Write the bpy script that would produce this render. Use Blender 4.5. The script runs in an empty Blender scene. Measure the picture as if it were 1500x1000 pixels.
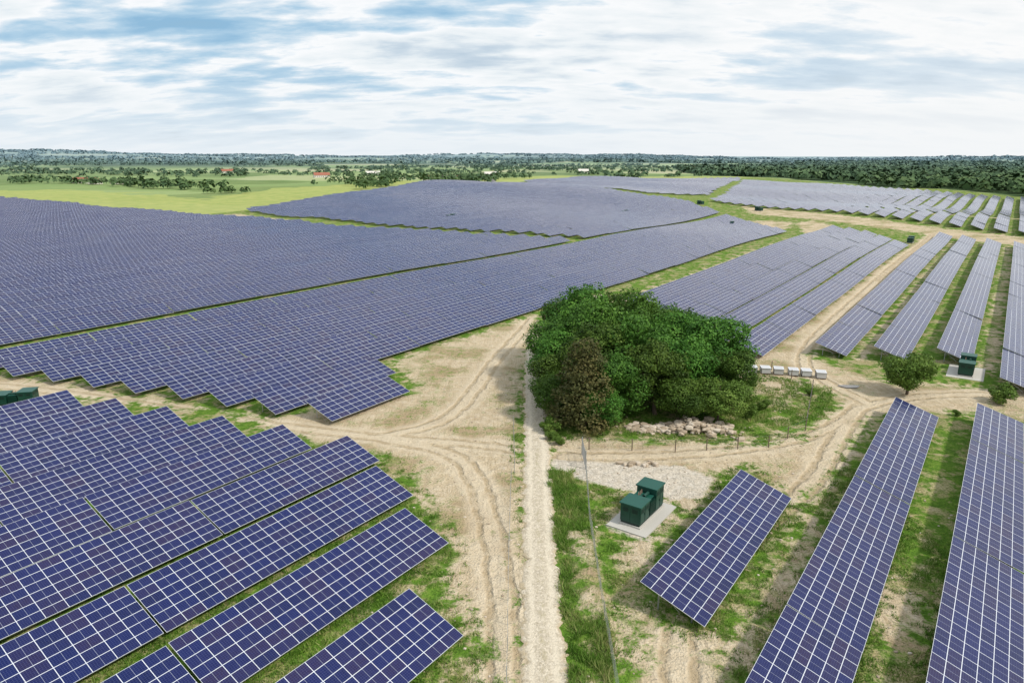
import bpy, math, random
import numpy as np
from mathutils import Vector
random.seed(7); rng=np.random.default_rng(7)
scene=bpy.context.scene
col=scene.collection
# ------------------------------------------------------------------ frames
DX,DY=0.581,0.814          # direction of the panel rows
def uv2xy(u,v): return (u*DX+v*DY, u*DY-v*DX)
def hz(x,y):
    """terrain height (works on arrays)"""
    x=np.asarray(x,dtype=float); y=np.asarray(y,dtype=float)
    r=np.hypot(x,y)
    t=np.clip((r-130)/250,0,1); t=t*t*(3-2*t)
    far=np.clip((r-1500)/1500,0,1)
    h=t*(1-far)*(1.5*np.sin(x/61+.7)*np.sin(y/83+.3)+1.0*np.sin(x/37+y/51))
    h+=5.0*np.exp(-(((x+40)/230)**2+((y-720)/190)**2))
    h+=t*(1-far)*0.4*np.sin(x/23-y/31)
    f2=np.clip((r-3800)/4500,0,1); f2=f2*f2*(3-2*f2)
    a=np.arctan2(x,y)
    ridge=34+32*np.clip(-a*1.4,-.4,1)+18*np.sin(a*9+1)+9*np.sin(a*23+r/900)+4*np.sin(a*51+2+r/500)+3*np.sin(a*117)
    h+=f2*ridge
    mid=np.clip((r-1600)/1500,0,1)*(1-f2)
    h+=mid*(6*np.sin(x/410+1)*np.sin(y/530)+4*np.sin(x/230+y/300))
    return h
# ------------------------------------------------------------------ node helpers
def newmat(name):
    m=bpy.data.materials.new(name); m.use_nodes=True
    nt=m.node_tree; b=nt.nodes['Principled BSDF']
    return m,nt,b
class N:
    def __init__(s,nt): s.nt=nt
    def node(s,t,**k):
        n=s.nt.nodes.new(t)
        for a,v in k.items(): setattr(n,a,v)
        return n
    def link(s,a,b): s.nt.links.new(a,b)
    def inp(s,sock,v):
        if isinstance(v,bpy.types.NodeSocket): s.link(v,sock)
        elif isinstance(v,(tuple,list)) and len(v)==3 and sock.type=='RGBA': sock.default_value=(*v,1)
        else: sock.default_value=v
    def math(s,op,a,b=None,c=None,clamp=False):
        n=s.node('ShaderNodeMath',operation=op); n.use_clamp=clamp
        s.inp(n.inputs[0],a)
        if b is not None: s.inp(n.inputs[1],b)
        if c is not None: s.inp(n.inputs[2],c)
        return n.outputs[0]
    def noise(s,vec,scale,detail=4,rough=.55,dist=0):
        n=s.node('ShaderNodeTexNoise'); s.link(vec,n.inputs['Vector'])
        n.inputs['Scale'].default_value=scale; n.inputs['Detail'].default_value=detail
        n.inputs['Roughness'].default_value=rough; n.inputs['Distortion'].default_value=dist
        return n.outputs[0]
    def mapr(s,v,a,b,c=0,d=1,smooth=True):
        n=s.node('ShaderNodeMapRange'); n.interpolation_type='SMOOTHSTEP' if smooth else 'LINEAR'
        s.inp(n.inputs[0],v)
        for i,q in enumerate((a,b,c,d)): s.inp(n.inputs[i+1],q)
        return n.outputs[0]
    def mix(s,f,a,b,blend='MIX'):
        n=s.node('ShaderNodeMix',data_type='RGBA',blend_type=blend)
        s.inp(n.inputs[0],f); s.inp(n.inputs[6],a); s.inp(n.inputs[7],b)
        return n.outputs[2]
    def ramp(s,f,stops,interp='LINEAR'):
        n=s.node('ShaderNodeValToRGB'); s.link(f,n.inputs[0]); cr=n.color_ramp; cr.interpolation=interp
        while len(cr.elements)<len(stops): cr.elements.new(.5)
        for e,(p,c) in zip(cr.elements,stops): e.position=p; e.color=(*c,1)
        return n.outputs[0]
    def attr(s,name,out='Fac'):
        n=s.node('ShaderNodeAttribute'); n.attribute_name=name; return n.outputs[out]
    def bump(s,h,strength,dist,b):
        n=s.node('ShaderNodeBump'); n.inputs['Strength'].default_value=strength; n.inputs['Distance'].default_value=dist
        s.link(h,n.inputs['Height']); s.link(n.outputs[0],b.inputs['Normal'])
def simple(name,c,rough=.6,metal=0,var=.15,scale=8):
    m,nt,b=newmat(name); q=N(nt); g=q.node('ShaderNodeTexCoord')
    n=q.noise(g.outputs['Object'],scale,3)
    cc=q.mix(n,tuple(x*(1-var) for x in c),tuple(min(1,x*(1+var)) for x in c))
    q.link(cc,b.inputs['Base Color']); b.inputs['Roughness'].default_value=rough; b.inputs['Metallic'].default_value=metal
    return m
# ------------------------------------------------------------------ mesh helpers
def mkobj(name,verts,faces,mats,midx=None,uvs=None,attrs=None,parent=None,smooth=False,loc=None):
    me=bpy.data.meshes.new(name+'_mesh')
    me.from_pydata([tuple(map(float,v)) for v in verts] if not isinstance(verts,np.ndarray) else verts.tolist(),[],faces if not isinstance(faces,np.ndarray) else faces.tolist())
    for m in mats: me.materials.append(m)
    if midx is not None: me.polygons.foreach_set('material_index',np.asarray(midx,dtype=np.int32))
    if uvs is not None:
        l=me.uv_layers.new(name='UVMap'); l.data.foreach_set('uv',np.asarray(uvs,dtype=np.float32).ravel())
    if attrs:
        for k,(dom,arr) in attrs.items():
            a=me.attributes.new(k,'FLOAT',dom); a.data.foreach_set('value',np.asarray(arr,dtype=np.float32))
    if smooth: me.polygons.foreach_set('use_smooth',[True]*len(me.polygons))
    me.update()
    o=bpy.data.objects.new(name,me); col.objects.link(o)
    if parent: o.parent=parent
    if loc is not None: o.location=loc
    return o
class MB:
    def __init__(s): s.v=[];s.f=[];s.m=[];s.uv=[]
    def quad(s,p,m=0,uv=None):
        i=len(s.v); s.v+=list(p); s.f.append(tuple(range(i,i+len(p)))); s.m.append(m)
        s.uv+= uv if uv else [(0,0)]*len(p)
    def box8(s,c,m=0,mt=None,uvt=None,mb=None):
        s.quad([c[4],c[5],c[6],c[7]],mt if mt is not None else m,uvt)
        s.quad([c[3],c[2],c[1],c[0]],mb if mb is not None else m)
        for i in range(4):
            j=(i+1)%4; s.quad([c[i],c[j],c[4+j],c[4+i]],m)
    def box(s,x0,x1,y0,y1,z0,z1,m=0,mt=None):
        s.box8([(x0,y0,z0),(x1,y0,z0),(x1,y1,z0),(x0,y1,z0),(x0,y0,z1),(x1,y0,z1),(x1,y1,z1),(x0,y1,z1)],m,mt)
    def tube(s,p,q,r0,r1,n=6,m=0):
        p=Vector(p);q=Vector(q);d=(q-p).normalized()
        a=d.orthogonal().normalized();b=d.cross(a)
        A=[p+(a*math.cos(t)+b*math.sin(t))*r0 for t in [2*math.pi*i/n for i in range(n)]]
        B=[q+(a*math.cos(t)+b*math.sin(t))*r1 for t in [2*math.pi*i/n for i in range(n)]]
        for i in range(n):
            j=(i+1)%n; s.quad([tuple(A[i]),tuple(A[j]),tuple(B[j]),tuple(B[i])],m)
        s.quad([tuple(x) for x in B],m)
    def obj(s,name,mats,**k): return mkobj(name,s.v,s.f,mats,s.m,s.uv,**k)
# ------------------------------------------------------------------ zones (metres, world plan)
main=[(-29.8,91.6),(-15.6,99.7),(-15.1,105.3),(-20.9,117.5),(5.4,153.4),(5.8,141.8),(1.3,105.3),(0.7,80.8),(1.6,73.0),(1.5,39.3),(-2.3,39.3),(-1.9,43.3),(-5.6,49.9),(-5.4,57.1),(-10.4,68.7),(-15.7,77.1),(-25.5,81.2),(-40.6,92.1),(-57.5,96.4),(-77.8,99.4),(-120,104),(-125,112),(-84.6,108.9),(-70.6,104.6),(-50.4,96.4),(-33.0,89.5)]
r2=[(4.4,83),(11.5,83),(26.5,80.4),(36.8,82.5),(48.8,97.2),(47.7,107),(42.1,116.7),(44.8,124.7),(49.3,123.3),(58,112),(60.1,105.3),(79.1,101.3),(130,98),(130,86),(70.9,89.7),(62.6,91.6),(53.7,92.9),(44.5,83),(34.3,68),(29.8,64.9),(27.4,73.9),(22.7,71.2),(21.2,67.2),(17,62.1),(13,55.4),(10.5,51.8),(9.2,54.9),(11.6,58.3),(17.7,64.9),(8.6,73),(4,74.8)]
near=[(8.3,50.8),(10.6,50.8),(12.3,45.6),(15.4,42.6),(18.9,47.2),(30,62.1),(29.4,58.3),(19.4,45.6),(15.1,39.2),(14,30),(9,30),(8.3,39.2),(8.5,44.8)]
strip=[uv2xy(150,-77),uv2xy(345,-77.5),uv2xy(400,-95),uv2xy(415,-90),uv2xy(390,-74),uv2xy(345,-74),uv2xy(150,-74)]
far=[(160.7,496),(184,425.4),(213,338),(232,288),(300,225),(300,214),(208,276),(199,300),(192,330),(168,395),(150,440)]
r6=[(-182.4,415.7),(-169.7,435.6),(-125.3,389),(-121.5,365.4),(-159.1,397.5)]
r8=[(138,408),(155,384.8),(138,352),(128,366)]
roadCD=[uv2xy(105,-34),uv2xy(380,-31.5),uv2xy(385,-26.5),uv2xy(128,-25.5),uv2xy(100,-22)]
ebrown=[(30.5,49.9),(34.4,50.8),(30.2,42.6),(26.8,42.6)]
mound=[(5.9,59.5),(7.4,57.1),(7.2,47),(5.5,47)]
stripD1=[uv2xy(132,-17.5),uv2xy(350,-17.5),uv2xy(350,-19),uv2xy(132,-19)]
stripD2=[uv2xy(138,0),uv2xy(340,0),uv2xy(340,1.8),uv2xy(138,1.8)]
e1=[uv2xy(540,-160),uv2xy(440,60),uv2xy(446,64),uv2xy(546,-155)]
pad=[(7,75.8),(20,74.4),(22.7,71.2),(20.2,66.4),(17.2,66.2),(10.4,69.2),(5,72.4),(4.6,76.3)]
stpad=[(9.2,60.8),(13.2,67.2),(17.1,65),(12.4,57.9)]
SAND=[main,r2,near,strip,far,r6,r8,roadCD,ebrown,mound,stripD1,stripD2,e1]
GRAV=[pad,stpad]
site=[uv2xy(*p) for p in [(-300,-790),(231,-790),(231,-395),(264,-408),(436,-492),(640,-580),(716,-508),(790,-555),(1015,-602),(1150,-357),(1050,-200),(745,14),(700,120),(340,400),(-300,400)]]
forest=[(448,560),(458,940),(415,1100),(360,1500),(520,2300),(1200,2900),(3200,2900),(3200,260),(900,260)]
def pdist(poly,X,Y):
    P=np.array(poly); d=np.full(X.shape,1e9); ins=np.zeros(X.shape,bool)
    for i in range(len(P)):
        x0,y0=P[i]; x1,y1=P[(i+1)%len(P)]
        ex,ey=x1-x0,y1-y0; L=ex*ex+ey*ey+1e-9
        t=np.clip(((X-x0)*ex+(Y-y0)*ey)/L,0,1)
        d=np.minimum(d,np.hypot(X-x0-t*ex,Y-y0-t*ey))
        c=((y0>Y)!=(y1>Y))
        with np.errstate(divide='ignore',invalid='ignore'):
            xi=(x1-x0)*(Y-y0)/(y1-y0+1e-12)+x0
        ins^= c&(X<xi)
    return np.where(ins,d,-d)
def union(polys,X,Y):
    r=np.full(X.shape,-1e3)
    for p in polys: r=np.maximum(r,pdist(p,X,Y))
    return r
tracks=[[(-120,108),(-81.5,104.6),(-54.8,95.5),(-32,87),(-16.5,82.5),(-4.3,80.8),(3,78)],
        [(-17,83),(-9,88),(-6,100),(-3,118),(2,138),(4.5,150)],
        [(-16,82),(-8,79),(-4,72),(-2,60),(-.8,50),(-.6,38)],
        [(6,77),(18,77),(32,80),(43,86),(52,96),(70,101),(130,94)],
        [(50,94),(42,83),(35,72),(26,62),(14,50),(11,38)],
        [(52,96),(50,106),(50,116),uv2xy(150,-29),uv2xy(380,-29)]]
def trk(X,Y):
    d=np.full(X.shape,50.)
    for T in tracks:
        P=np.array(T,float)
        for _ in range(3):
            Q=[P[0]]
            for a,b in zip(P[:-1],P[1:]): Q+=[a*.75+b*.25,a*.25+b*.75]
            Q.append(P[-1]); P=np.array(Q)
        for a,b in zip(P[:-1],P[1:]):
            e=b-a; L=e@e+1e-9
            t=np.clip(((X-a[0])*e[0]+(Y-a[1])*e[1])/L,0,1)
            d=np.minimum(d,np.hypot(X-a[0]-t*e[0],Y-a[1]-t*e[1]))
    return d
# ------------------------------------------------------------------ ground
def geo(a,b,first,r=1.16):
    out=[];x=a;s=first
    while x<b: s*=r; x+=s; out.append(x)
    return out
xc=list(np.arange(-100,105,.6)); xr=xc[-1]
xs=xc+list(np.arange(xr+3,310,3.)); xs+=geo(xs[-1],26000,3,1.12)
xl=list(np.arange(-100-3,-320,-3.)); xl+= [-q for q in geo(-xl[-1],26000,3,1.12)]
xs=np.array(sorted(xl)+xs)
yc=list(np.arange(34,150,.6)); ys=yc+list(np.arange(yc[-1]+1.8,460,2.)); ys+=geo(ys[-1],32000,2.2,1.08)
yl=list(np.arange(31,-60,-3.)); yl+=[-q for q in geo(60,4000,4)]
ys=np.array(sorted(yl)+ys)
XX,YY=np.meshgrid(xs,ys); nx,ny=len(xs),len(ys)
X=XX.ravel();Y=YY.ravel();Z=hz(X,Y)
sand=np.full(X.shape,-30.);grav=np.full(X.shape,-30.);tr=np.full(X.shape,50.)
m=(X>-330)&(X<330)&(Y>0)&(Y<620)
sand[m]=np.clip(union(SAND,X[m],Y[m]),-30,12)
m2=(X>-40)&(X<60)&(Y>20)&(Y<110); grav[m2]=np.clip(union(GRAV,X[m2],Y[m2]),-30,10)
m3=(X>-140)&(X<240)&(Y>30)&(Y<330); tr[m3]=trk(X[m3],Y[m3])
tr=np.clip(tr,0,50)
farm=np.clip(-pdist(site,X,Y),-200,200)
wood=np.clip(pdist(forest,X,Y),-300,300)
Zm=np.where(m2,0.05*np.sin(X*1.3+np.sin(Y*.9))*np.sin(Y*1.1+X*.3),0)
md=np.zeros(X.shape); md[m2]=np.clip(pdist(mound,X[m2],Y[m2])+.8,0,1.2)*.45
Z=Z+Zm+md*(1+.4*np.sin(Y*2.3)*np.sin(X*3))
idx=np.arange(nx*ny).reshape(ny,nx)
F=np.stack([idx[:-1,:-1].ravel(),idx[:-1,1:].ravel(),idx[1:,1:].ravel(),idx[1:,:-1].ravel()],1)
gm,nt,b=newmat('ground_material'); q=N(nt)
pos=q.node('ShaderNodeNewGeometry').outputs['Position']
n1=q.noise(pos,.11,3,.6); n2=q.noise(pos,.9,4,.65); n3=q.noise(pos,5,3,.65); n4=q.noise(pos,.33,4,.65,.4); nbig=q.noise(pos,.02,2)
a_s=q.attr('sand');a_g=q.attr('gravel');a_f=q.attr('farm');a_w=q.attr('woods');a_t=q.attr('track')
sv=q.math('ADD',a_s,q.math('MULTIPLY',q.math('SUBTRACT',n4,.5),11)); sv=q.math('ADD',sv,q.math('MULTIPLY',q.math('SUBTRACT',n2,.5),7)); sv=q.math('ADD',sv,q.math('MULTIPLY',q.math('SUBTRACT',n3,.5),4))
sm=q.mapr(sv,-1.2,1.0)
bare=q.math('MULTIPLY',q.mapr(q.math('ADD',q.math('MULTIPLY',n1,.5),q.math('MULTIPLY',n4,.5)),.49,.57),q.mapr(n2,.35,.6))
near_m=q.mapr(a_s,-14,-2)
sm=q.math('MAXIMUM',sm,q.math('MULTIPLY',bare,q.math('ADD',.3,q.math('MULTIPLY',near_m,.65))))
weed=q.math('MULTIPLY',q.math('MULTIPLY',q.mapr(n1,.45,.55),q.mapr(q.math('ADD',q.math('MULTIPLY',n2,.6),q.math('MULTIPLY',n3,.4)),.49,.56)),q.mapr(a_t,1.5,4,0,.85))
sm=q.math('MULTIPLY',sm,q.math('SUBTRACT',1.0,weed))
sandc=q.mix(n4,(.40,.295,.175),(.70,.59,.42)); sandc=q.mix(q.mapr(n2,.38,.72),sandc,(.67,.57,.42)); sandc=q.mix(q.mapr(n3,.48,.68,0,.65),sandc,(.32,.235,.135))
sandc=q.mix(q.mapr(n1,.50,.64,0,.7),sandc,(.37,.27,.155))
# churned, elongated wheel scuffs
mpc=q.node('ShaderNodeMapping'); q.link(pos,mpc.inputs['Vector']); mpc.inputs['Rotation'].default_value=(0,0,.25); mpc.inputs['Scale'].default_value=(1.5,.12,1)
churn=q.noise(mpc.outputs[0],1.0,3,.6,1.2)
sandc=q.mix(q.math('MULTIPLY',q.mapr(churn,.52,.60),q.mapr(n4,.4,.6,.0,.45)),sandc,(.36,.27,.16))
rut=q.math('ABSOLUTE',q.math('SUBTRACT',q.math('ADD',a_t,q.math('MULTIPLY',q.math('SUBTRACT',n4,.5),1.4)),1.0))
rutm=q.math('MULTIPLY',q.mapr(rut,.14,.55,1,0),q.mapr(n2,.33,.6,.1,.8))
lane=q.mapr(a_t,1.4,2.8,1,0)
sandc=q.mix(q.math('MULTIPLY',lane,.45),sandc,(.70,.60,.45))
sandc=q.mix(rutm,sandc,(.39,.295,.175))
grassc=q.ramp(n2,[(.25,(.060,.135,.014)),(.5,(.120,.230,.026)),(.75,(.24,.325,.06))])
dry=q.mapr(q.math('ADD',q.math('MULTIPLY',n4,.6),q.math('MULTIPLY',n2,.4)),.47,.58,0,.9)
grassc=q.mix(dry,grassc,(.37,.33,.15)); grassc=q.mix(q.mapr(n3,.48,.66,0,.7),grassc,(.050,.10,.014))
site_c=q.mix(sm,grassc,sandc)
vg=q.node('ShaderNodeTexVoronoi'); vg.inputs['Scale'].default_value=5; q.link(pos,vg.inputs['Vector'])
gravc=q.mix(vg.outputs['Color'],(.40,.35,.28),(.78,.71,.61)); gravc=q.mix(q.mapr(n2,.35,.75,0,.7),gravc,(.58,.50,.39))
gmask=q.mapr(q.math('ADD',a_g,q.math('MULTIPLY',q.math('SUBTRACT',n2,.5),2.5)),-.4,.4)
site_c=q.mix(gmask,site_c,gravc)
mp=q.node('ShaderNodeMapping'); q.link(pos,mp.inputs['Vector']); mp.inputs['Rotation'].default_value=(0,0,.5); mp.inputs['Scale'].default_value=(1,1.25,0)
vf=q.node('ShaderNodeTexVoronoi',distance='CHEBYCHEV'); vf.inputs['Scale'].default_value=.0034; q.link(mp.outputs[0],vf.inputs['Vector'])
sep=q.node('ShaderNodeSeparateColor'); q.link(vf.outputs['Color'],sep.inputs[0])
fieldc=q.ramp(sep.outputs[0],[(0,(.17,.24,.085)),(.2,(.28,.36,.15)),(.4,(.13,.20,.065)),(.55,(.38,.41,.22)),(.7,(.21,.30,.11)),(.85,(.42,.41,.25)),(.95,(.11,.17,.06))],'CONSTANT')
fieldc=q.mix(q.mapr(nbig,.35,.65,0,.35),fieldc,(.29,.34,.14)); fieldc=q.mix(q.mapr(n4,.4,.7,0,.2),fieldc,(.15,.21,.06))
ln=q.node('ShaderNodeVectorMath',operation='LENGTH'); q.link(pos,ln.inputs[0]); dist=ln.outputs['Value']
nfar=q.noise(pos,.0013,3,.6)
wmask=q.math('MULTIPLY',q.mapr(nfar,.50,.53),q.mapr(dist,1900,2800))
wc=q.mix(n1,(.035,.065,.025),(.06,.10,.035))
fieldc=q.mix(wmask,fieldc,wc)
farmc=q.mix(q.mapr(a_w,-6,6),fieldc,wc)
hill=q.math('MULTIPLY',q.mapr(q.math('ADD',a_f,q.math('MULTIPLY',q.math('SUBTRACT',nbig,.5),120)),95,100,1,0),.9)
farmc=q.mix(q.math('MULTIPLY',hill,q.mapr(a_w,-30,-5,1,0)),farmc,q.mix(q.mapr(n1,.35,.65),(.40,.42,.14),(.30,.36,.11)))
colr=q.mix(q.mapr(a_f,-1.5,1.5),site_c,farmc)
haze_f=q.mapr(dist,900,7500,0,.84,False)
colr=q.mix(haze_f,colr,(.26,.35,.40))  # aerial haze painted into the ground colour, growing with distance from the origin
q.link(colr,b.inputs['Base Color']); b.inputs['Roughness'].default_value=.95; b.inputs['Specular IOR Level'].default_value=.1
hh=q.math('ADD',q.math('MULTIPLY',n3,.5),n2); hh=q.math('SUBTRACT',hh,q.math('MULTIPLY',rutm,.6))
q.bump(hh,1.0,.55,b)
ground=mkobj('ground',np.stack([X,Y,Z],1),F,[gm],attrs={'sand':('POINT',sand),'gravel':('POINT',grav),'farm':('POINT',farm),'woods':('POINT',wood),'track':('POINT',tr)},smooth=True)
# ------------------------------------------------------------------ gravel road
rc=[(1.9,-20),(2.1,20),(2.2,40),(2.5,55),(2.9,72),(3.2,85),(3.5,100),(3.8,118),(4.6,132),(7.5,146),(13,160),(24,177)]
P=np.array(rc,float)
for _ in range(3):
    Q=[P[0]]
    for a,c in zip(P[:-1],P[1:]): Q+=[a*.75+c*.25,a*.25+c*.75]
    Q.append(P[-1]);P=np.array(Q)
seg=np.r_[0,np.cumsum(np.hypot(*np.diff(P,axis=0).T))]; S=np.arange(0,seg[-1],.3)
px=np.interp(S,seg,P[:,0]);py=np.interp(S,seg,P[:,1]); tx=np.gradient(px);ty=np.gradient(py);tl=np.hypot(tx,ty);tx/=tl;ty/=tl
wl=1.62+.12*np.sin(S*.9)+.12*np.sin(S*2.3+1)+rng.normal(0,.13,len(S)); wr=1.62+.12*np.sin(S*.7+2)+.12*np.sin(S*1.9)+rng.normal(0,.13,len(S))
prof=[(-1.0,-.07),(-.86,.03),(-.55,.02),(-.25,.05),(0,.06),(.25,.05),(.55,.02),(.86,.03),(1.0,-.07)]
V=[]
for t,h in prof:
    w=np.where(t<0,wl,wr)*abs(t)*np.sign(t) if t else np.zeros(len(S))
    xx=px+ty*w; yy=py-tx*w
    V.append(np.stack([xx,yy,hz(xx,yy)+.07+h],1))
V=np.stack(V,1); n=len(S);k=len(prof); V=V.reshape(-1,3)
fc=[(i*k+j,i*k+j+1,(i+1)*k+j+1,(i+1)*k+j) for i in range(n-1) for j in range(k-1)]
cross=np.tile([p[0] for p in prof],n)
rm,nt,b=newmat('gravel_road_material'); q=N(nt); pos=q.node('ShaderNodeNewGeometry').outputs['Position']
ac=q.math('ABSOLUTE',q.attr('cross')); nn=q.noise(pos,1.5,4); nf=q.noise(pos,7,3,.65)
vg=q.node('ShaderNodeTexVoronoi'); vg.inputs['Scale'].default_value=6; q.link(pos,vg.inputs['Vector'])
c=q.mix(vg.outputs['Color'],(.30,.25,.18),(.76,.68,.56)); c=q.mix(q.math('MULTIPLY',nn,.8),c,(.58,.50,.37))
c=q.mix(q.mapr(q.math('ABSOLUTE',q.math('SUBTRACT',q.math('ADD',ac,q.math('MULTIPLY',q.math('SUBTRACT',nn,.5),.2)),.5)),.05,.22,.6,0),c,(.70,.62,.49))
c=q.mix(q.mapr(q.math('ADD',ac,q.math('MULTIPLY',q.math('SUBTRACT',nn,.5),.8)),.75,1.0,0,.9),c,(.46,.37,.24))
c=q.mix(q.math('MULTIPLY',q.mapr(ac,.25,.08),q.mapr(nn,.5,.62,0,.5)),c,(.36,.31,.19))
c=q.mix(q.mapr(nf,.5,.75,0,.55),c,(.33,.27,.18))
q.link(c,b.inputs['Base Color']); b.inputs['Roughness'].default_value=.95; q.bump(nf,.8,.18,b)
mkobj('gravel_road',V,fc,[rm],attrs={'cross':('POINT',cross)},smooth=True)
# ------------------------------------------------------------------ solar panels
pm,nt,b=newmat('solar_glass'); q=N(nt)
uvn=q.node('ShaderNodeUVMap'); sx=q.node('ShaderNodeSeparateXYZ'); q.link(uvn.outputs[0],sx.inputs[0])
U=sx.outputs[0];Vv=sx.outputs[1]
ml=1.66
um=q.math('DIVIDE',U,ml)
fu=q.math('FRACT',um); fv=q.math('FRACT',Vv)
def edge(f,w):
    d=q.math('MINIMUM',f,q.math('SUBTRACT',1.0,f)); return q.math('LESS_THAN',d,w)
frame=q.math('MAXIMUM',edge(fu,.015),edge(fv,.026))
half=q.math('LESS_THAN',q.math('ABSOLUTE',q.math('SUBTRACT',fu,.5)),.007)
cu=q.math('FRACT',q.math('MULTIPLY',fu,10)); cv=q.math('FRACT',q.math('MULTIPLY',fv,6))
cell=q.math('MAXIMUM',edge(cu,.035),edge(cv,.035))
comb=q.node('ShaderNodeCombineXYZ'); q.link(q.math('FLOOR',um),comb.inputs[0]); q.link(q.math('FLOOR',Vv),comb.inputs[1])
wn=q.node('ShaderNodeTexWhiteNoise',noise_dimensions='2D'); q.link(comb.outputs[0],wn.inputs[0])
comb2=q.node('ShaderNodeCombineXYZ'); q.link(q.math('FLOOR',q.math('MULTIPLY',um,10)),comb2.inputs[0]); q.link(q.math('FLOOR',q.math('MULTIPLY',Vv,6)),comb2.inputs[1])
wn2=q.node('ShaderNodeTexWhiteNoise',noise_dimensions='2D'); q.link(comb2.outputs[0],wn2.inputs[0])
base=q.ramp(wn.outputs[0],[(0,(.002,.005,.050)),(.35,(.003,.008,.076)),(.7,(.007,.009,.064)),(1,(.016,.010,.052))])
base=q.mix(q.math('MULTIPLY',wn2.outputs[0],.25),base,(.010,.018,.115))
pc=q.mix(q.math('MULTIPLY',cell,.13),base,(.36,.43,.68)); pc=q.mix(q.math('MULTIPLY',half,.5),pc,(.5,.54,.64)); pc=q.mix(frame,pc,(.60,.63,.68))
q.link(pc,b.inputs['Base Color']); q.link(q.mapr(frame,0,1,.16,.4),b.inputs['Roughness']); b.inputs['IOR'].default_value=1.40
alum=simple('aluminium_frame',(.55,.56,.58),.4,.6,.1); back=simple('panel_backsheet',(.35,.36,.38),.6); steel=simple('galvanised_steel',(.42,.43,.44),.45,.7,.15)
PM=[pm,alum,back,steel]
W=5.4;ZL=.75;ZH=2.55
def table(mb,u0,u1,vl,posts,jit=.05):
    cu_,cv_=(u0+u1)/2,vl-W/2
    def P3(u,v,z): x,y=uv2xy(u,v); return (x,y,z)
    x0,y0=uv2xy(u0,cv_); x1,y1=uv2xy(u1,cv_)
    h0=float(hz(x0,y0));h1=float(hz(x1,y1)); j=random.gauss(0,jit); jt=random.gauss(0,jit*.8)
    th=.05
    c=[]
    for dz in (-th,0):
        c+=[P3(u0,vl,ZL+h0+j-jt+dz),P3(u1,vl,ZL+h1+j-jt+dz),P3(u1,vl-W,ZH+h1+j+jt+dz),P3(u0,vl-W,ZH+h0+j+jt+dz)]
    off=random.randint(0,900)*ml
    L=u1-u0; nL=max(1,round(L/ml))*ml
    uv=[(off,0),(off+nL,0),(off+nL,6),(off,6)]
    mb.box8(c,1,mt=0,uvt=uv,mb=2)
    if posts:
        k=max(2,int(L/4.2)+1)
        for i in range(k):
            u=u0+.8+(L-1.6)*i/(k-1); h=h0+(h1-h0)*(u-u0)/L
            for vo in (1.3,4.1):
                zt=ZL+(ZH-ZL)*vo/W+h-.2
                x,y=uv2xy(u,vl-vo)
                mb.box(x-.05,x+.05,y-.05,y+.05,h-.2,zt,3)
            a=P3(u,vl-.4,ZL+.13+h-.22); d=P3(u,vl-5.0,ZH-.13+h-.22)
            mb.tube(a,d,.05,.05,4,3)
            mb.tube(P3(u,vl-2.3,h+.5),P3(u,vl-4.1,ZH-.45+h-.2),.03,.03,4,3)
        for vo in (.9,2.6,4.5):
            zt=ZL+(ZH-ZL)*vo/W-.11
            mb.tube(P3(u0+.1,vl-vo,zt+h0),P3(u1-.1,vl-vo,zt+h1),.04,.04,4,3)
def row(mb,u0,u1,vl,posts=False,tl=12,jit=.05,gap=.18):
    u=u0
    while u<u1-3:
        L=tl*ml
        if u+L>u1-2: L=max(2,round((u1-u)/ml))*ml
        table(mb,u,u+L,vl,posts,jit); u+=L+gap
def rowobj(u0,u1,vl,posts=True,**k):
    mb=MB(); row(mb,u0,u1,vl,posts,**k); mb.obj('solar_panel_row',PM)
ends=[33.6,42.6,47.6,51.6,49.2,46.7,44.3,42.0,39.6,32,29]
for i,e in enumerate(ends):
    mb=MB(); vl=-28.4-9.15*i; u=e
    first=True
    while u>-60:
        nm=[10,12,16,14,12,16][(i*2+int(first))%6] if first else 14
        table(mb,u-nm*ml,u,vl,u>0,.03); u-=nm*ml+.2; first=False
    mb.obj('solar_panel_row',PM)
mb=MB(); row(mb,44.9,44.9+15*ml,-14.2,True,tl=20,jit=.01); mb.obj('solar_panel_row',PM)
for vl,u0,u1 in [(-4.0,22,106),(5.4,14,109),(14.8,8,110),(24.2,2,112)]: rowobj(u0,u1,vl,tl=16,jit=.03)
rowobj(56.5,71.8,-69.9,tl=12,jit=.02); rowobj(53.7,76.6,-78.2,tl=14,jit=.02)
def clip(poly,v):
    xs_=[]
    for i in range(len(poly)):
        (a,b_),(c,d)=poly[i],poly[(i+1)%len(poly)]
        if (b_>v)!=(d>v): xs_.append(a+(c-a)*(v-b_)/(d-b_))
    return sorted(xs_)
def bend(vl): return float(np.interp(-vl,[87,132,200,328,496],[348,416,500,582,710]))
for i,s in enumerate([51.6,49.7,46.9,44.6,42.2,39.6,37]):
    vl=-86.5-8.05*i
    rowobj(s,bend(vl),vl,posts=False,tl=12,jit=.045)
v=-152.2; mb=MB(); mbB=MB(); i=0
while v>-770:
    e=float(np.interp(-v,[155,197,234,271,310,356,450,700],[256,248,242,232,227,223,221,226]))+random.choice([-1,0,1])*1.5
    row(mb,-130 if v>-330 else -60,e,v,False,tl=14,jit=.04)
    if v>-565:
        st=float(np.interp(-v,[151,234,340,399,480,565],[268,258,252,268,432,636]))
        en=float(np.interp(-v,[87,132,200,328,496,565],[348,416,500,582,710,640]))
        if en-st>12: row(mbB,st+random.choice([0,1,2])*1.7,en+random.choice([-2,0,2]),v,False,tl=14,jit=.05)
    v-=8.35; i+=1
mb.obj('solar_panel_array',PM); mbB.obj('solar_panel_array',PM)
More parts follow.
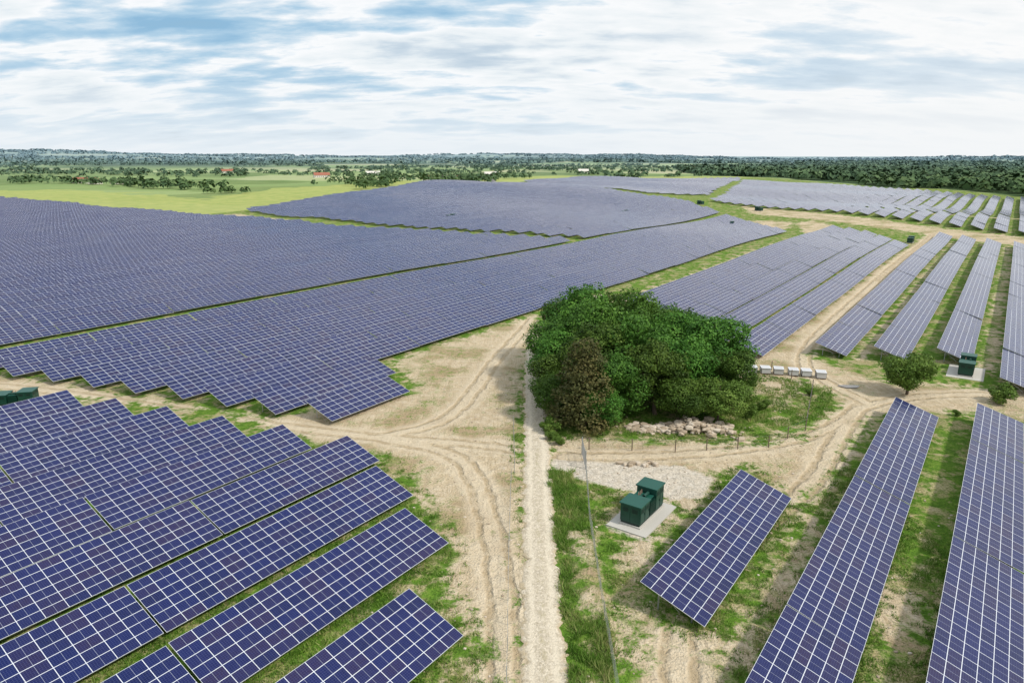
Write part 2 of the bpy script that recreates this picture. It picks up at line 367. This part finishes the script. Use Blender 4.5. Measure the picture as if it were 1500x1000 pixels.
for i,(vl,s,e) in enumerate([(-32.3,122,322),(-40.7,124,342),(-49.1,132,358),(-57.5,139,366),(-65.9,145,372)]): rowobj(s,e,vl,posts=i==0,tl=12)
for vl,s,e in [(-20.2,130.5,368),(-11,133,360),(-1.8,138,352),(7.6,125,345),(17,122,340),(26.4,120,338),(36,118,336)]: rowobj(s,e,vl,posts=True,tl=12)
E=[(506,-178),(460,-96),(422,-38),(384,6),(330,100),(330,180),(680,120),(715,6),(960,-205),(1035,-318)]
Fp=[(632,-228),(574,-262),(614,-322),(737,-485),(792,-542),(1010,-582),(1128,-356)]
mb=MB(); v=178
while v>-318:
    xs_=clip(E,v)
    if len(xs_)>=2:
        a,c=xs_[0],xs_[-1]
        cut=float(np.interp(v,[-160,60],[546,446]))
        if a<cut-12: row(mb,a,cut-5,v,False,tl=12,jit=.06)
        row(mb,max(a,cut+5),c,v,False,tl=12,jit=.06)
    v-=9.4
mb.obj('solar_panel_array',PM)
mb=MB(); v=-230
while v>-580:
    xs_=clip(Fp,v)
    if len(xs_)>=2: row(mb,xs_[0],xs_[-1],v,False,tl=14,jit=.06)
    v-=8.6
mb.obj('solar_panel_array',PM)
# ------------------------------------------------------------------ trees
def leafmat(name,dark,mid,light,objvar=True):
    m,nt,b=newmat(name); q=N(nt); f=q.attr('tone')
    c=q.ramp(f,[(0,dark),(.5,mid),(1,light)])
    if objvar:
        oi=q.node('ShaderNodeObjectInfo'); hs=q.node('ShaderNodeHueSaturation'); q.link(c,hs.inputs['Color'])
        q.link(q.mapr(oi.outputs['Random'],0,1,.475,.515,False),hs.inputs['Hue']); q.link(q.mapr(oi.outputs['Random'],0,1,.7,1.35,False),hs.inputs['Value']); c=hs.outputs[0]
    q.link(c,b.inputs['Base Color']); b.inputs['Roughness'].default_value=.6; b.inputs['Specular IOR Level'].default_value=.2
    t=q.node('ShaderNodeBsdfTranslucent'); q.link(c,t.inputs[0]); mx=q.node('ShaderNodeMixShader'); mx.inputs[0].default_value=.2
    q.link(b.outputs[0],mx.inputs[1]); q.link(t.outputs[0],mx.inputs[2]); q.link(mx.outputs[0],nt.nodes['Material Output'].inputs[0])
    return m
bark=simple('bark',(.09,.065,.045),.9,0,.3,3)
def quads_from(c,nrm,size,rg):
    n=len(c); r=rg.normal(size=(n,3)); a=np.cross(nrm,r); a/=np.linalg.norm(a,axis=1)[:,None]+1e-9; b_=np.cross(nrm,a)
    s=size[:,None]; a=a*s; b_=b_*s*rg.uniform(.5,.9,(n,1))
    v=np.stack([c-a-b_*.4,c-b_*1.0+a*.1,c+a+b_*.1,c+b_],1)
    return v.reshape(-1,3)
def tree_mesh(name,H,R,cb,nl,nleaf,mat,seed,leaf=.26,conic=False,lr=(.22,.42)):
    rg=np.random.default_rng(seed); mb=MB(); rd=random.Random(seed)
    cz=(H+cb)/2; hv=(H-cb)/2
    L=[]
    for i in range(nl):
        if conic:
            t=(i+.5)/nl; z=cb+(H-cb)*t*.95; rr=R*(1-t)**.5*.7; an=i*2.4+rd.random()
            L.append((rr*math.cos(an),rr*math.sin(an),z,max(.6,R*(.46-.22*t))))
        else:
            d=rg.normal(size=3); d/=np.linalg.norm(d); d[2]=d[2]*.9+.05; k=rd.uniform(.5,.82) if i>2 else rd.uniform(.0,.3)
            L.append((d[0]*R*k,d[1]*R*k,cz+d[2]*hv*k,R*rd.uniform(*lr)))
    pts=[(0,0,-.3),(rd.uniform(-.2,.2),rd.uniform(-.2,.2),cb*.6+.5),(rd.uniform(-.3,.3),rd.uniform(-.3,.3),cz)]
    tr_=H*.026
    mb.tube(pts[0],pts[1],tr_*1.3,tr_,8,0); mb.tube(pts[1],pts[2],tr_,tr_*.6,8,0); mb.tube(pts[2],(0,0,H*.84),tr_*.6,.04,6,0)
    for i,l in enumerate(L[:14]):
        z0=min(l[2]-.3,pts[1][2]+ (cz-pts[1][2])*rd.random()); mb.tube((0,0,max(.8,z0)),l[:3],tr_*.4,.04,5,0)
    nf=len(mb.f)
    La=np.array(L); w=La[:,3]**2; w/=w.sum()
    which=rg.choice(len(L),size=nleaf,p=w)
    d=rg.normal(size=(nleaf,3)); d/=np.linalg.norm(d,axis=1)[:,None]
    rad=La[which,3]*(.68+.46*rg.random(nleaf)**.8)
    rad*=1+.22*np.sin(d[:,0]*5+which)*np.sin(d[:,2]*6+which*2)
    sc=np.array([1,1,.8]) if not conic else np.array([1.15,1.15,.7])
    c=La[which,:3]+d*rad[:,None]*sc
    keep=np.ones(nleaf,bool)
    for j,l in enumerate(L):
        dd=np.linalg.norm((c-np.array(l[:3]))/sc,axis=1); keep&=~((dd<l[3]*.62)&(which!=j))
    keep&=c[:,2]>.25
    c=c[keep];d=d[keep];which=which[keep]; n=len(c)
    nr=d+rg.normal(size=(n,3))*.55; nr[:,2]+=.3; nr/=np.linalg.norm(nr,axis=1)[:,None]
    size=leaf*rg.uniform(.5,1.4,n)
    V=quads_from(c,nr,size,rg)
    lt=rg.uniform(.2,.75,len(L)); tone=np.clip(lt[which]+rg.normal(0,.13,n),0,1)
    verts=np.vstack([np.array(mb.v),V]); base=len(mb.v)
    faces=mb.f+[(base+4*i,base+4*i+1,base+4*i+2,base+4*i+3) for i in range(n)]
    me=bpy.data.meshes.new(name); me.from_pydata(verts.tolist(),[],faces)
    me.materials.append(bark); me.materials.append(mat)
    me.polygons.foreach_set('material_index',np.r_[np.zeros(nf,int),np.ones(n,int)].astype(np.int32))
    a=me.attributes.new('tone','FLOAT','FACE'); a.data.foreach_set('value',np.r_[np.zeros(nf),tone].astype(np.float32))
    me.update(); return me
green=leafmat('leaves_green',(.024,.062,.008),(.056,.132,.016),(.13,.24,.036))
brown=leafmat('leaves_brown',(.042,.055,.014),(.088,.092,.028),(.17,.14,.052),False)
willow=leafmat('leaves_willow',(.06,.11,.014),(.11,.19,.03),(.19,.27,.055),False)
var=[tree_mesh('tree_mesh_%d'%i,13,6,.8,38,24000,green,100+i,.19) for i in range(5)]
def place(me,name,x,y,H,R,rot,h0=13,r0=6):
    o=bpy.data.objects.new(name,me); col.objects.link(o); o.location=(x,y,float(hz(x,y))); o.rotation_euler=(0,0,rot); o.scale=(R/r0,R/r0,H/h0); return o
TR=[(14,89.5,9.5,4.6),(20,91,10.5,5),(25,94.5,11.5,5.2),(12.5,96,12.5,5.8),(18.5,98,13,5.8),(30.2,100,13.2,6.2),(24.5,103,12.2,5.8),(14,105,14.3,6),(12.5,113,15,6.3),(20,110,14.3,6),(7.5,108,11,5),(6.6,101,9.8,4.6),(6.2,95,8,4),(6.4,90,6.5,3.6),(27,109,11.5,5.5),(31,95,9,4.0),(22.5,88.2,6.5,3.6),(12,86.2,6,3.2),(18,117,13,5.5),(26,116,11,5),(9,118,12,4.8)]
for i,(x,y,H,R) in enumerate(TR): place(var[i%5],'deciduous_tree',x,y,H,R,random.uniform(0,6.28))
bm_=tree_mesh('larch_mesh',12,4,.8,40,17000,brown,51,.16,conic=True); place(bm_,'larch_tree',9.6,86.9,12.2,4.3,0,12,4)
wm_=tree_mesh('willow_mesh',6.5,4,.3,24,15000,willow,61,.15); place(wm_,'willow_bush',28,88.2,6.3,3.9,0,6.5,4)
st=tree_mesh('round_tree_mesh',6.9,3.8,.7,24,14000,willow,71,.15); place(st,'deciduous_tree',60,99.5,7.3,4.0,1,6.9,3.8)
bs=tree_mesh('bush_mesh',2.6,1.9,.1,12,4500,willow,81,.12); place(bs,'bush',71.8,95.9,2.9,2.1,0,2.6,1.9)
for (x,y,s) in [(4.9,84.5,.8),(5.2,82,.5),(33,90,.7),(36,93,.6),(5.9,80.5,.45),(62,90.5,.35),(45,99,.4)]: place(bs,'bush',x,y,2.6*s,1.9*s,s*9,2.6,1.9)
dm,nt,b=newmat('distant_foliage'); q=N(nt); pos=q.node('ShaderNodeNewGeometry').outputs['Position']
c=q.ramp(q.attr('tone'),[(0,(.032,.065,.018)),(.5,(.062,.11,.030)),(1,(.12,.175,.055))])
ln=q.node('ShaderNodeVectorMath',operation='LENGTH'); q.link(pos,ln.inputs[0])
c=q.mix(q.mapr(ln.outputs['Value'],500,5500,0,.93,False),c,(.17,.25,.295)); q.link(c,b.inputs['Base Color']); b.inputs['Roughness'].default_value=.8; b.inputs['Specular IOR Level'].default_value=.1  # far foliage tinted blue-grey: haze put into the base colour by distance
def mass(name,pts,nq=26,seed=1):
    rg=np.random.default_rng(seed); pts=np.array(pts)
    n=len(pts); P=np.repeat(pts,nq,0); d=rg.normal(size=(n*nq,3)); d/=np.linalg.norm(d,axis=1)[:,None]; d[:,2]=np.abs(d[:,2])*1.1-.25
    z0=hz(P[:,0],P[:,1])
    c=np.stack([P[:,0]+d[:,0]*P[:,3]*.85,P[:,1]+d[:,1]*P[:,3]*.85,z0+P[:,2]*(.42+.52*d[:,2])],1)
    nr=d+rg.normal(size=d.shape)*.4; nr[:,2]+=.7; nr/=np.linalg.norm(nr,axis=1)[:,None]
    V=quads_from(c,nr,P[:,3]*rg.uniform(.28,.55,len(c)),rg)
    f=np.arange(len(V)).reshape(-1,4)
    tone=np.clip(np.repeat(rg.uniform(.2,.75,n),nq)+rg.normal(0,.10,n*nq),0,1)
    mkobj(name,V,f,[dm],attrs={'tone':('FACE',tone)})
fp=[]
while len(fp)<6500:
    r=math.sqrt(random.uniform(560**2,3000**2)) if random.random()<.4 else random.uniform(560,2000)
    a=random.uniform(.1,1.05); x,y=r*math.sin(a),r*math.cos(a)
    fp.append((x,y,random.uniform(9,16),random.uniform(5,9)*(1+r/3500)))
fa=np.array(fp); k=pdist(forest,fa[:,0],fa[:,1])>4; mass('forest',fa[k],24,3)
def line(p,q,n,h=(7,13),r=(3.5,6),w=8):
    o=[]
    for _ in range(n):
        t=random.random(); o.append((p[0]+(q[0]-p[0])*t+random.gauss(0,w),p[1]+(q[1]-p[1])*t+random.gauss(0,w),random.uniform(*h),random.uniform(*r)))
    return o
H=[]
H+=line((-586,915),(-450,840),26,(7,12),(4,7),14)+line((-450,840),(-337,765),40,(7,12),(4,7),10)+line((-500,880),(-420,900),20,w=18)
H+=line((-283,664),(-239,641),11,(5,8),(3,4.5),3)+line((-150,664),(-102,809),50,(6,11),(3.5,6),14)+line((-128,700),(-190,950),40,w=25)
H+=line((-120,900),(-60,1180),60,(7,13),(4,7),28)+line((-83,955),(-29,1007),34,(6,11),(4,6),10)+line((-700,1010),(-600,880),20)
H+=line((-50,1010),(20,1120),30,w=16)+line((-300,1230),(-150,1180),40,w=16)+line((-230,860),(-160,900),12,w=15)
for _ in range(170):
    r=random.uniform(1150,4600); a=random.uniform(-.85,.95); x,y=r*math.sin(a),r*math.cos(a); t=random.choice([.5,.5+math.pi/2])+random.gauss(0,.15); Ln=random.uniform(120,520)
    H+=line((x,y),(x+Ln*math.cos(t),y+Ln*math.sin(t)),int(Ln/10),(5,11),(4,8),random.choice([4,8,30]))
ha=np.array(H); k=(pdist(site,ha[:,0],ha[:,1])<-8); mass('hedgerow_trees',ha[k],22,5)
H=[]
for _ in range(190):
    r=random.uniform(3300,9500); a=random.uniform(-.85,.85); x,y=r*math.sin(a),r*math.cos(a); Ln=random.uniform(300,1400); t=a*-1+random.gauss(0,.2)
    H+=line((x,y),(x+Ln*math.cos(t),y+Ln*math.sin(t)),int(Ln/26),(9,17),(14,26),50)
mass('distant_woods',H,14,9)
# ------------------------------------------------------------------ houses
wallm=simple('white_render',(.62,.59,.54),.8); redroof=simple('red_tile',(.30,.11,.07),.8,0,.25,2); darkroof=simple('dark_roof',(.08,.065,.07),.7); glass=simple('window_glass',(.03,.035,.04),.2)
def house(name,x,y,L,Wd,h,rot,roof):
    e=bpy.data.objects.new(name,None); col.objects.link(e); e.location=(x,y,float(hz(x,y))); e.rotation_euler=(0,0,rot)
    w=MB(); w.box(-L/2,L/2,-Wd/2,Wd/2,-1,h,0)
    rh=Wd*.42
    for s in (-1,1): w.quad([(s*L/2,-Wd/2,h),(s*L/2,Wd/2,h),(s*L/2,0,h+rh)],0)
    w.obj('walls',[wallm],parent=e)
    r=MB(); o=.5
    for s in (-1,1): r.box8([(-L/2-o,s*(Wd/2+o),h-.3),(L/2+o,s*(Wd/2+o),h-.3),(L/2+o,0,h+rh),(-L/2-o,0,h+rh),(-L/2-o,s*(Wd/2+o),h-.1),(L/2+o,s*(Wd/2+o),h-.1),(L/2+o,0,h+rh+.2),(-L/2-o,0,h+rh+.2)],0)
    r.obj('roof',[roof],parent=e)
    g=MB(); k=int(L/3)
    for i in range(k):
        xx=-L/2+L*(i+.5)/k
        for s in (-1,1): g.box(xx-.5,xx+.5,min(s*Wd/2,s*(Wd/2+.04)),max(s*Wd/2,s*(Wd/2+.04)),.9 if i!=k//2 else .05,2.2,0)
    g.obj('windows',[glass],parent=e)
    c=MB(); c.box(L*.2-.4,L*.2+.4,-.4,.4,h+rh*.6,h+rh+1.2,0); c.obj('chimney',[redroof],parent=e)
for a in [(-545,905,26,9,3.5,.2,redroof),(-520,885,18,8,3,1.6,redroof),(-500,900,16,8,3.2,.1,darkroof),(-113,1030,34,12,4,.1,redroof),(-95,1010,28,11,4,.3,darkroof),(-78,1040,22,9,4,1.4,redroof),(-300,1120,24,9,3.5,.5,redroof),(-260,1330,26,10,3.5,.1,wallm),(-600,1500,24,9,3.5,.4,redroof),(150,1500,22,9,3.5,.2,wallm),(-40,1320,22,9,3.5,0,wallm),(430,1700,24,10,4,.3,redroof)]:
    house('farmhouse',*a)
mb=MB(); A=[(-22,905),(-26,1000),(-33,1150),(-36,1300)]
for p,c in zip(A[:-1],A[1:]):
    n=8
    for i in range(n):
        f0,f1=i/n,(i+1)/n; P0=(p[0]+(c[0]-p[0])*f0,p[1]+(c[1]-p[1])*f0);P1=(p[0]+(c[0]-p[0])*f1,p[1]+(c[1]-p[1])*f1)
        mb.quad([(P0[0]-3,P0[1],float(hz(*P0))+.4),(P0[0]+3,P0[1],float(hz(*P0))+.4),(P1[0]+3,P1[1],float(hz(*P1))+.4),(P1[0]-3,P1[1],float(hz(*P1))+.4)])
mb.obj('country_lane',[simple('lane_asphalt',(.35,.34,.33),.9)])
# ------------------------------------------------------------------ transformer stations
tg=simple('green_paint',(.005,.048,.033),.45,0,.25,2); tg2=simple('green_paint_roof',(.007,.072,.052),.45,0,.2,2); tdk=simple('dark_green',(.003,.02,.015),.5); porc=simple('insulator',(.3,.2,.15),.3); conc=simple('concrete',(.46,.44,.40),.9)
mb=MB()
mb.box(-2.9,2.9,-1.15,1.15,0,.14,4)
mb.box(-2.75,2.75,-1.0,1.0,.14,.34,2)
mb.box(-2.75,-.65,-1.05,1.05,.34,2.15,0); mb.box(-2.87,-.55,-1.17,1.17,2.15,2.27,1)
mb.box(.85,2.75,-1.05,1.05,.34,2.55,0); mb.box(.74,2.86,-1.16,1.16,2.55,2.67,1)
mb.box(-.5,.7,-.6,.6,.34,1.95,0); mb.box(-.53,.72,-.9,.9,1.95,2.03,1)
for i in range(11):
    x=-.43+i*.108
    for s in (-1,1): mb.box(x-.02,x+.02,min(s*.602,s*1.08),max(s*.602,s*1.08),.45,1.8,0)
for x in (-.25,.1,.45): mb.tube((x,.35,2.03),(x,.35,2.45),.07,.04,8,3)
mb.tube((-.4,-.3,2.22),(.6,-.3,2.22),.16,.16,10,0)
for x0,x1,h in ((-2.7,-.7,2.05),(.9,2.7,2.45)):
    mdl=(x0+x1)/2
    for s in (-1,1):
        for a,c in ((x0,mdl-.03),(mdl+.03,x1)):
            ya,yb=sorted((s*1.052,s*1.085)); mb.box(a+.03,c-.03,ya,yb,.42,h,0)
            for j in range(5): ya,yb=sorted((s*1.087,s*1.105)); mb.box(a+.15,c-.15,ya,yb,h-.6+j*.09,h-.55+j*.09,2)
            ya,yb=sorted((s*1.087,s*1.12)); mb.box(c-.14,c-.10,ya,yb,1.1,1.35,2)
for sx_,h in ((-2.752,2.05),(2.752,2.45)):
    xa,xb=sorted((sx_,sx_+math.copysign(.03,sx_)))
    for a,c in ((-.95,-.03),(.03,.95)):
        mb.box(xa,xb,a,c,.42,h,0)
        xc_,xd=sorted((sx_+math.copysign(.032,sx_),sx_+math.copysign(.05,sx_)))
        for j in range(5): mb.box(xc_,xd,a+.15,c-.15,h-.6+j*.09,h-.55+j*.09,2)
stn=mb.obj('transformer_station',[tg,tg2,tdk,porc,conc]); ang=math.atan2(DY,DX)
stn.location=(13.1,62.9,.13); stn.rotation_euler=(0,0,ang)
for x,y,r,s in [(76,110.5,0,1),(-72.6,95.4,-.75,.75),(170,296,0,1),(72,446,0,1),(118,377,0,1),(134,500,1,1),(160,455,1,1),(-35,400,0,1)]:
    o=bpy.data.objects.new('transformer_station',stn.data); col.objects.link(o); o.location=(x,y,float(hz(x,y))+.06); o.rotation_euler=(0,0,ang+r); o.scale=(1,1,s)
mb=MB(); mb.box(-4.2,4.2,-2.6,2.6,-.1,.05,0); o=mb.obj('concrete_pad',[conc]); o.location=(76,110.5,0); o.rotation_euler=(0,0,ang)
mb=MB(); mb.box(-3.7,3.7,-2.1,2.1,-.1,.12,0); o=mb.obj('concrete_pad',[conc]); o.location=(13.1,62.7,0); o.rotation_euler=(0,0,ang)
cr=simple('grey_crate',(.5,.5,.5),.6); crt=simple('crate_cover',(.62,.63,.66),.5)
for i in range(7):
    mb=MB(); mb.box(-.8,.8,-.6,.6,.16,1.05,0); mb.box(-.86,.86,-.66,.66,1.05,1.13,1)
    for y in (-.5,0,.5): mb.box(-.8,.8,y-.07,y+.07,0,.157,2)
    for x in (-.83,.83):
        for y in (-.5,.5): mb.box(x-.028,x+.028,y-.05,y+.05,.16,1.04,2)
    for y in (-.3,0,.3): mb.box(-.7,.7,y-.02,y+.02,1.132,1.16,0)
    o=mb.obj('equipment_crate',[cr,crt,bark]); o.location=(38.3+i*2.05+random.uniform(-.2,.2),111.2-i*.55+random.uniform(-.4,.4),.05); o.rotation_euler=(0,0,-.25+random.uniform(-.15,.15)); o.scale=(.9,1.3,random.uniform(.8,1))
def rocks(name,spots):
    import bmesh
    bm=bmesh.new()
    for x,y,z,s in spots:
        r=bmesh.ops.create_icosphere(bm,subdivisions=2,radius=1)
        sc=np.array([random.uniform(.7,1.2),random.uniform(.6,1),random.uniform(.45,.8)])*s; rot=random.uniform(0,6); ph=[random.uniform(0,6) for _ in range(4)]
        for v in r['verts']:
            p=v.co; k=1+.18*math.sin(p.x*3+ph[0])*math.sin(p.y*3.5+ph[1])+.12*math.sin(p.z*5+ph[2]+p.x*2)
            p=Vector((max(-.75,min(.8,p.x*k)),max(-.8,min(.75,p.y*k)),max(-.7,min(.7,p.z*k))))
            xx=p.x*math.cos(rot)-p.y*math.sin(rot); yy=p.x*math.sin(rot)+p.y*math.cos(rot)
            v.co=(x+xx*sc[0],y+yy*sc[1],z+p.z*sc[2])
    me=bpy.data.meshes.new(name); bm.to_mesh(me); bm.free(); me.materials.append(rockm); o=bpy.data.objects.new(name,me); col.objects.link(o)
rockm,nt,b=newmat('rock'); q=N(nt); pos=q.node('ShaderNodeNewGeometry')
c=q.ramp(pos.outputs['Random Per Island'],[(0,(.27,.21,.15)),(.5,(.44,.36,.27)),(1,(.62,.55,.47))]); c=q.mix(q.mapr(q.noise(pos.outputs['Position'],3,4),.3,.7,0,.6),c,(.38,.30,.21)); q.link(c,b.inputs['Base Color']); b.inputs['Roughness'].default_value=.9
sp=[]
for i in range(480):
    t=random.random(); x=15.2+14*t+random.gauss(0,.6); y=86.2-.5*t+random.gauss(0,1.35)*(.5+t*.7); pile=1.0*math.exp(-((x-24)/4)**2)
    sp.append((x,y-.3,.03+random.random()*pile,random.choice([.12,.16,.22,.3,.42,.62])))
rocks('rock_pile',sp)
rocks('boulder_group',[(12.6+random.uniform(0,5),74.6+random.gauss(0,.4),.15,random.uniform(.25,.6)) for i in range(15)])
rocks('stones',[(random.uniform(-12,45),random.uniform(40,110),.02,random.uniform(.06,.18)) for i in range(500)])
# ------------------------------------------------------------------ fences
wood_=simple('fence_wood',(.16,.12,.085),.9,0,.3,5); wire=simple('fence_wire',(.40,.41,.41),.5,.5)
def fence(name,pts,step,h,mesh=False,pr=.05):
    mb=MB(); prev=None
    for a,c in zip(pts[:-1],pts[1:]):
        L=math.dist(a,c); n=max(1,round(L/step))
        for i in range(n+1):
            t=i/n; x=a[0]+(c[0]-a[0])*t; y=a[1]+(c[1]-a[1])*t; z=float(hz(x,y))
            if prev and math.dist(prev,(x,y))<.1: continue
            mb.tube((x,y,z-.2),(x+random.gauss(0,.02),y,z+h),pr,pr*.9,6,0)
            if prev:
                zz=float(hz(*prev)); hs=np.linspace(.15,h-.08,8 if mesh else 4)
                for k in hs: mb.tube((prev[0],prev[1],zz+k),(x,y,z+k),.006,.006,3,1)
                if mesh:
                    m_=int(math.dist(prev,(x,y))/.3)
                    for j in range(1,m_):
                        f=j/m_; X_=prev[0]+(x-prev[0])*f; Y_=prev[1]+(y-prev[1])*f; mb.tube((X_,Y_,z+.15),(X_,Y_,z+h-.08),.005,.005,3,1)
            prev=(x,y)
    mb.obj(name,[wood_ if not mesh else steel,wire])
fence('wooden_post_fence',[(9.5,79),(20,78.4),(31.9,79.7),(38.8,85.3),(46.7,101.9),(44,112)],4.3,1.6,pr=.07)
fence('wire_mesh_fence',[(8.5,73),(7.7,62),(7.3,50),(7.0,34)],3,1.5,True,.03)
fence('wire_mesh_fence',[(-.1,70.5),(-.3,55),(-.4,34)],3,1.3,True,.03)
fence('wire_mesh_fence',[(.2,86),(.3,72.5)],2.5,1.8,True,.03)
mb=MB()
x=8.5
mb.tube((x,77.6,0),(x,77.6,2.3),.08,.08,8,0)
mb.tube((x,73.6,0),(x,73.6,2.3),.08,.08,8,0)
for z in (.2,1.1,2.0): mb.tube((8.5,77.5,z),(8.5,73.7,z),.03,.03,6,0)
for i in range(24): mb.tube((8.5,77.4-i*.16,.2),(8.5,77.4-i*.16,2.0),.012,.012,4,0)
mb.obj('steel_gate',[steel])
mb=MB(); mb.quad([(53+1.5*math.cos(t)*(1+.25*math.sin(3*t)),103+.9*math.sin(t)*(1+.2*math.cos(2*t)),.13) for t in np.linspace(0,6.2,22)],0)
mb.obj('puddle',[simple('puddle_water',(.16,.15,.14),.12)])
# ------------------------------------------------------------------ grass
def grass(name,n,box,cond,hh,mat,seed):
    rg=np.random.default_rng(seed); x=rg.uniform(box[0],box[1],n); y=rg.uniform(box[2],box[3],n)
    k=cond(x,y); x=x[k];y=y[k]; m=len(x); nb=5
    X_=np.repeat(x,nb)+rg.normal(0,.12,m*nb); Y_=np.repeat(y,nb)+rg.normal(0,.12,m*nb)
    h=np.repeat(rg.uniform(hh[0],hh[1],m),nb)*rg.uniform(.6,1.2,m*nb); a=rg.uniform(0,6.28,m*nb); w=rg.uniform(.02,.05,m*nb)
    lean=rg.normal(0,.5,(m*nb,2))*h[:,None]; z=hz(X_,Y_)
    v=np.stack([np.stack([X_-w*np.cos(a),Y_-w*np.sin(a),z],1),np.stack([X_+w*np.cos(a),Y_+w*np.sin(a),z],1),np.stack([X_+lean[:,0],Y_+lean[:,1],z+h],1)],1).reshape(-1,3)
    nz=.5+.3*np.sin(x*.9+1.3*np.sin(y*.6))*np.sin(y*.8-x*.3)
    tone=np.clip(np.repeat(nz+rg.normal(0,.18,m),nb)+rg.normal(0,.1,m*nb),0,1)
    mkobj(name,v,np.arange(len(v)).reshape(-1,3),[mat],attrs={'tone':('FACE',tone)})
gmat=leafmat('grass_blades',(.06,.145,.014),(.14,.26,.035),(.38,.37,.15),False)
def c1(x,y):
    s=union(SAND,x,y); g=union(GRAV,x,y)
    nz=np.sin(x*.7+np.sin(y*.5)*2)*np.sin(y*.63+x*.2)+.6*np.sin(x*1.9+y*.8)*np.sin(y*2.1-x)
    road=np.abs(x-np.interp(y,[p[1] for p in rc],[p[0] for p in rc]))<1.6
    return (s+nz*2.8<.2)&(g<-.2)&~road&(nz>-.5)
grass('grass',70000,(-32,40,36,84),c1,(.12,.34),gmat,11)
def c2(x,y):
    nz=np.sin(x*1.7+np.sin(y*.9)*2)*np.sin(y*.83+x*.5)
    return (np.abs(x-5.7-.4*np.sin(y*.6))<1.5)&(pdist(mound,x,y)<.1)&(y<73)&(nz>-.45)
grass('tall_weeds',7000,(3.9,8.2,36,76),c2,(.25,.7),gmat,12)
def c3(x,y): return (pdist([(3,80),(12,83.5),(33,85),(45,90),(50,103),(38,112),(30,100),(10,90)],x,y)>0)&(np.abs(x-3.2)>1.7)&(np.sin(x*.8)*np.sin(y*.7+1)>-.45)
grass('grass',22000,(2,52,78,113),c3,(.15,.5),gmat,13)
# ------------------------------------------------------------------ light, sky
el,az=math.radians(46),math.atan2(.88,-.47)
sd=Vector((math.cos(el)*math.sin(az),math.cos(el)*math.cos(az),math.sin(el)))
L=bpy.data.lights.new('sun','SUN'); L.energy=3.4; L.angle=math.radians(4); L.color=(1,.95,.86)
so=bpy.data.objects.new('sun',L); col.objects.link(so); so.rotation_euler=sd.to_track_quat('Z','Y').to_euler(); so.location=(0,0,200)
w=bpy.data.worlds.new('World'); scene.world=w; w.use_nodes=True; nt=w.node_tree; q=N(nt)
bg=nt.nodes['Background']; sk=q.node('ShaderNodeTexSky',sky_type='NISHITA'); sk.sun_disc=False; sk.sun_elevation=el; sk.sun_rotation=az; sk.air_density=1.2; sk.dust_density=1.5
q.link(sk.outputs[0],bg.inputs[0]); bg.inputs[1].default_value=.10
tc=q.node('ShaderNodeTexCoord').outputs['Generated']; sx=q.node('ShaderNodeSeparateXYZ'); q.link(tc,sx.inputs[0])
zz=q.math('MAXIMUM',sx.outputs[2],0.0); den=q.math('ADD',zz,.20)
cb=q.node('ShaderNodeCombineXYZ'); q.link(q.math('DIVIDE',sx.outputs[0],den),cb.inputs[0]); q.link(q.math('DIVIDE',sx.outputs[1],den),cb.inputs[1])
mp=q.node('ShaderNodeMapping'); q.link(cb.outputs[0],mp.inputs[0]); mp.inputs['Location'].default_value=(7.7,1.1,0); mp.inputs['Scale'].default_value=(.95,1.9,1)
cn=q.noise(mp.outputs[0],.95,8,.54,.1); cn2=q.noise(mp.outputs[0],3.8,6,.62,.1); cn3=q.noise(mp.outputs[0],.4,2,.5)
cl=q.math('ADD',q.math('MULTIPLY',cn,.52),q.math('ADD',q.math('MULTIPLY',cn2,.20),q.math('MULTIPLY',cn3,.28)))
cc=q.ramp(cl,[(.38,(.27,.49,.70)),(.435,(.44,.63,.79)),(.468,(.68,.79,.88)),(.495,(.95,.965,.98)),(.545,(.82,.875,.91)),(.59,(.60,.70,.79)),(.65,(.46,.58,.70))])
cc=q.mix(q.mapr(zz,.0,.12,.9,0),cc,(.82,.875,.92))
cc=q.mix(q.mapr(sx.outputs[0],-.1,.6,0,.5),cc,(.97,.96,.95))
bg2=q.node('ShaderNodeBackground'); q.link(cc,bg2.inputs[0]); bg2.inputs[1].default_value=1.03
mx=q.node('ShaderNodeMixShader'); q.link(q.mapr(cl,.30,.42,.8,.97),mx.inputs[0]); q.link(bg.outputs[0],mx.inputs[1]); q.link(bg2.outputs[0],mx.inputs[2]); q.link(mx.outputs[0],nt.nodes['World Output'].inputs[0])
# ------------------------------------------------------------------ camera
cd=bpy.data.cameras.new('camera'); cd.sensor_width=36; cd.lens=24.31; cd.clip_end=60000; cd.clip_start=.5
co=bpy.data.objects.new('camera',cd); col.objects.link(co); co.location=(0,0,35); co.rotation_euler=(math.radians(75),0,0); scene.camera=co
scene.view_settings.view_transform='Standard'; scene.view_settings.look='None'; scene.view_settings.exposure=0
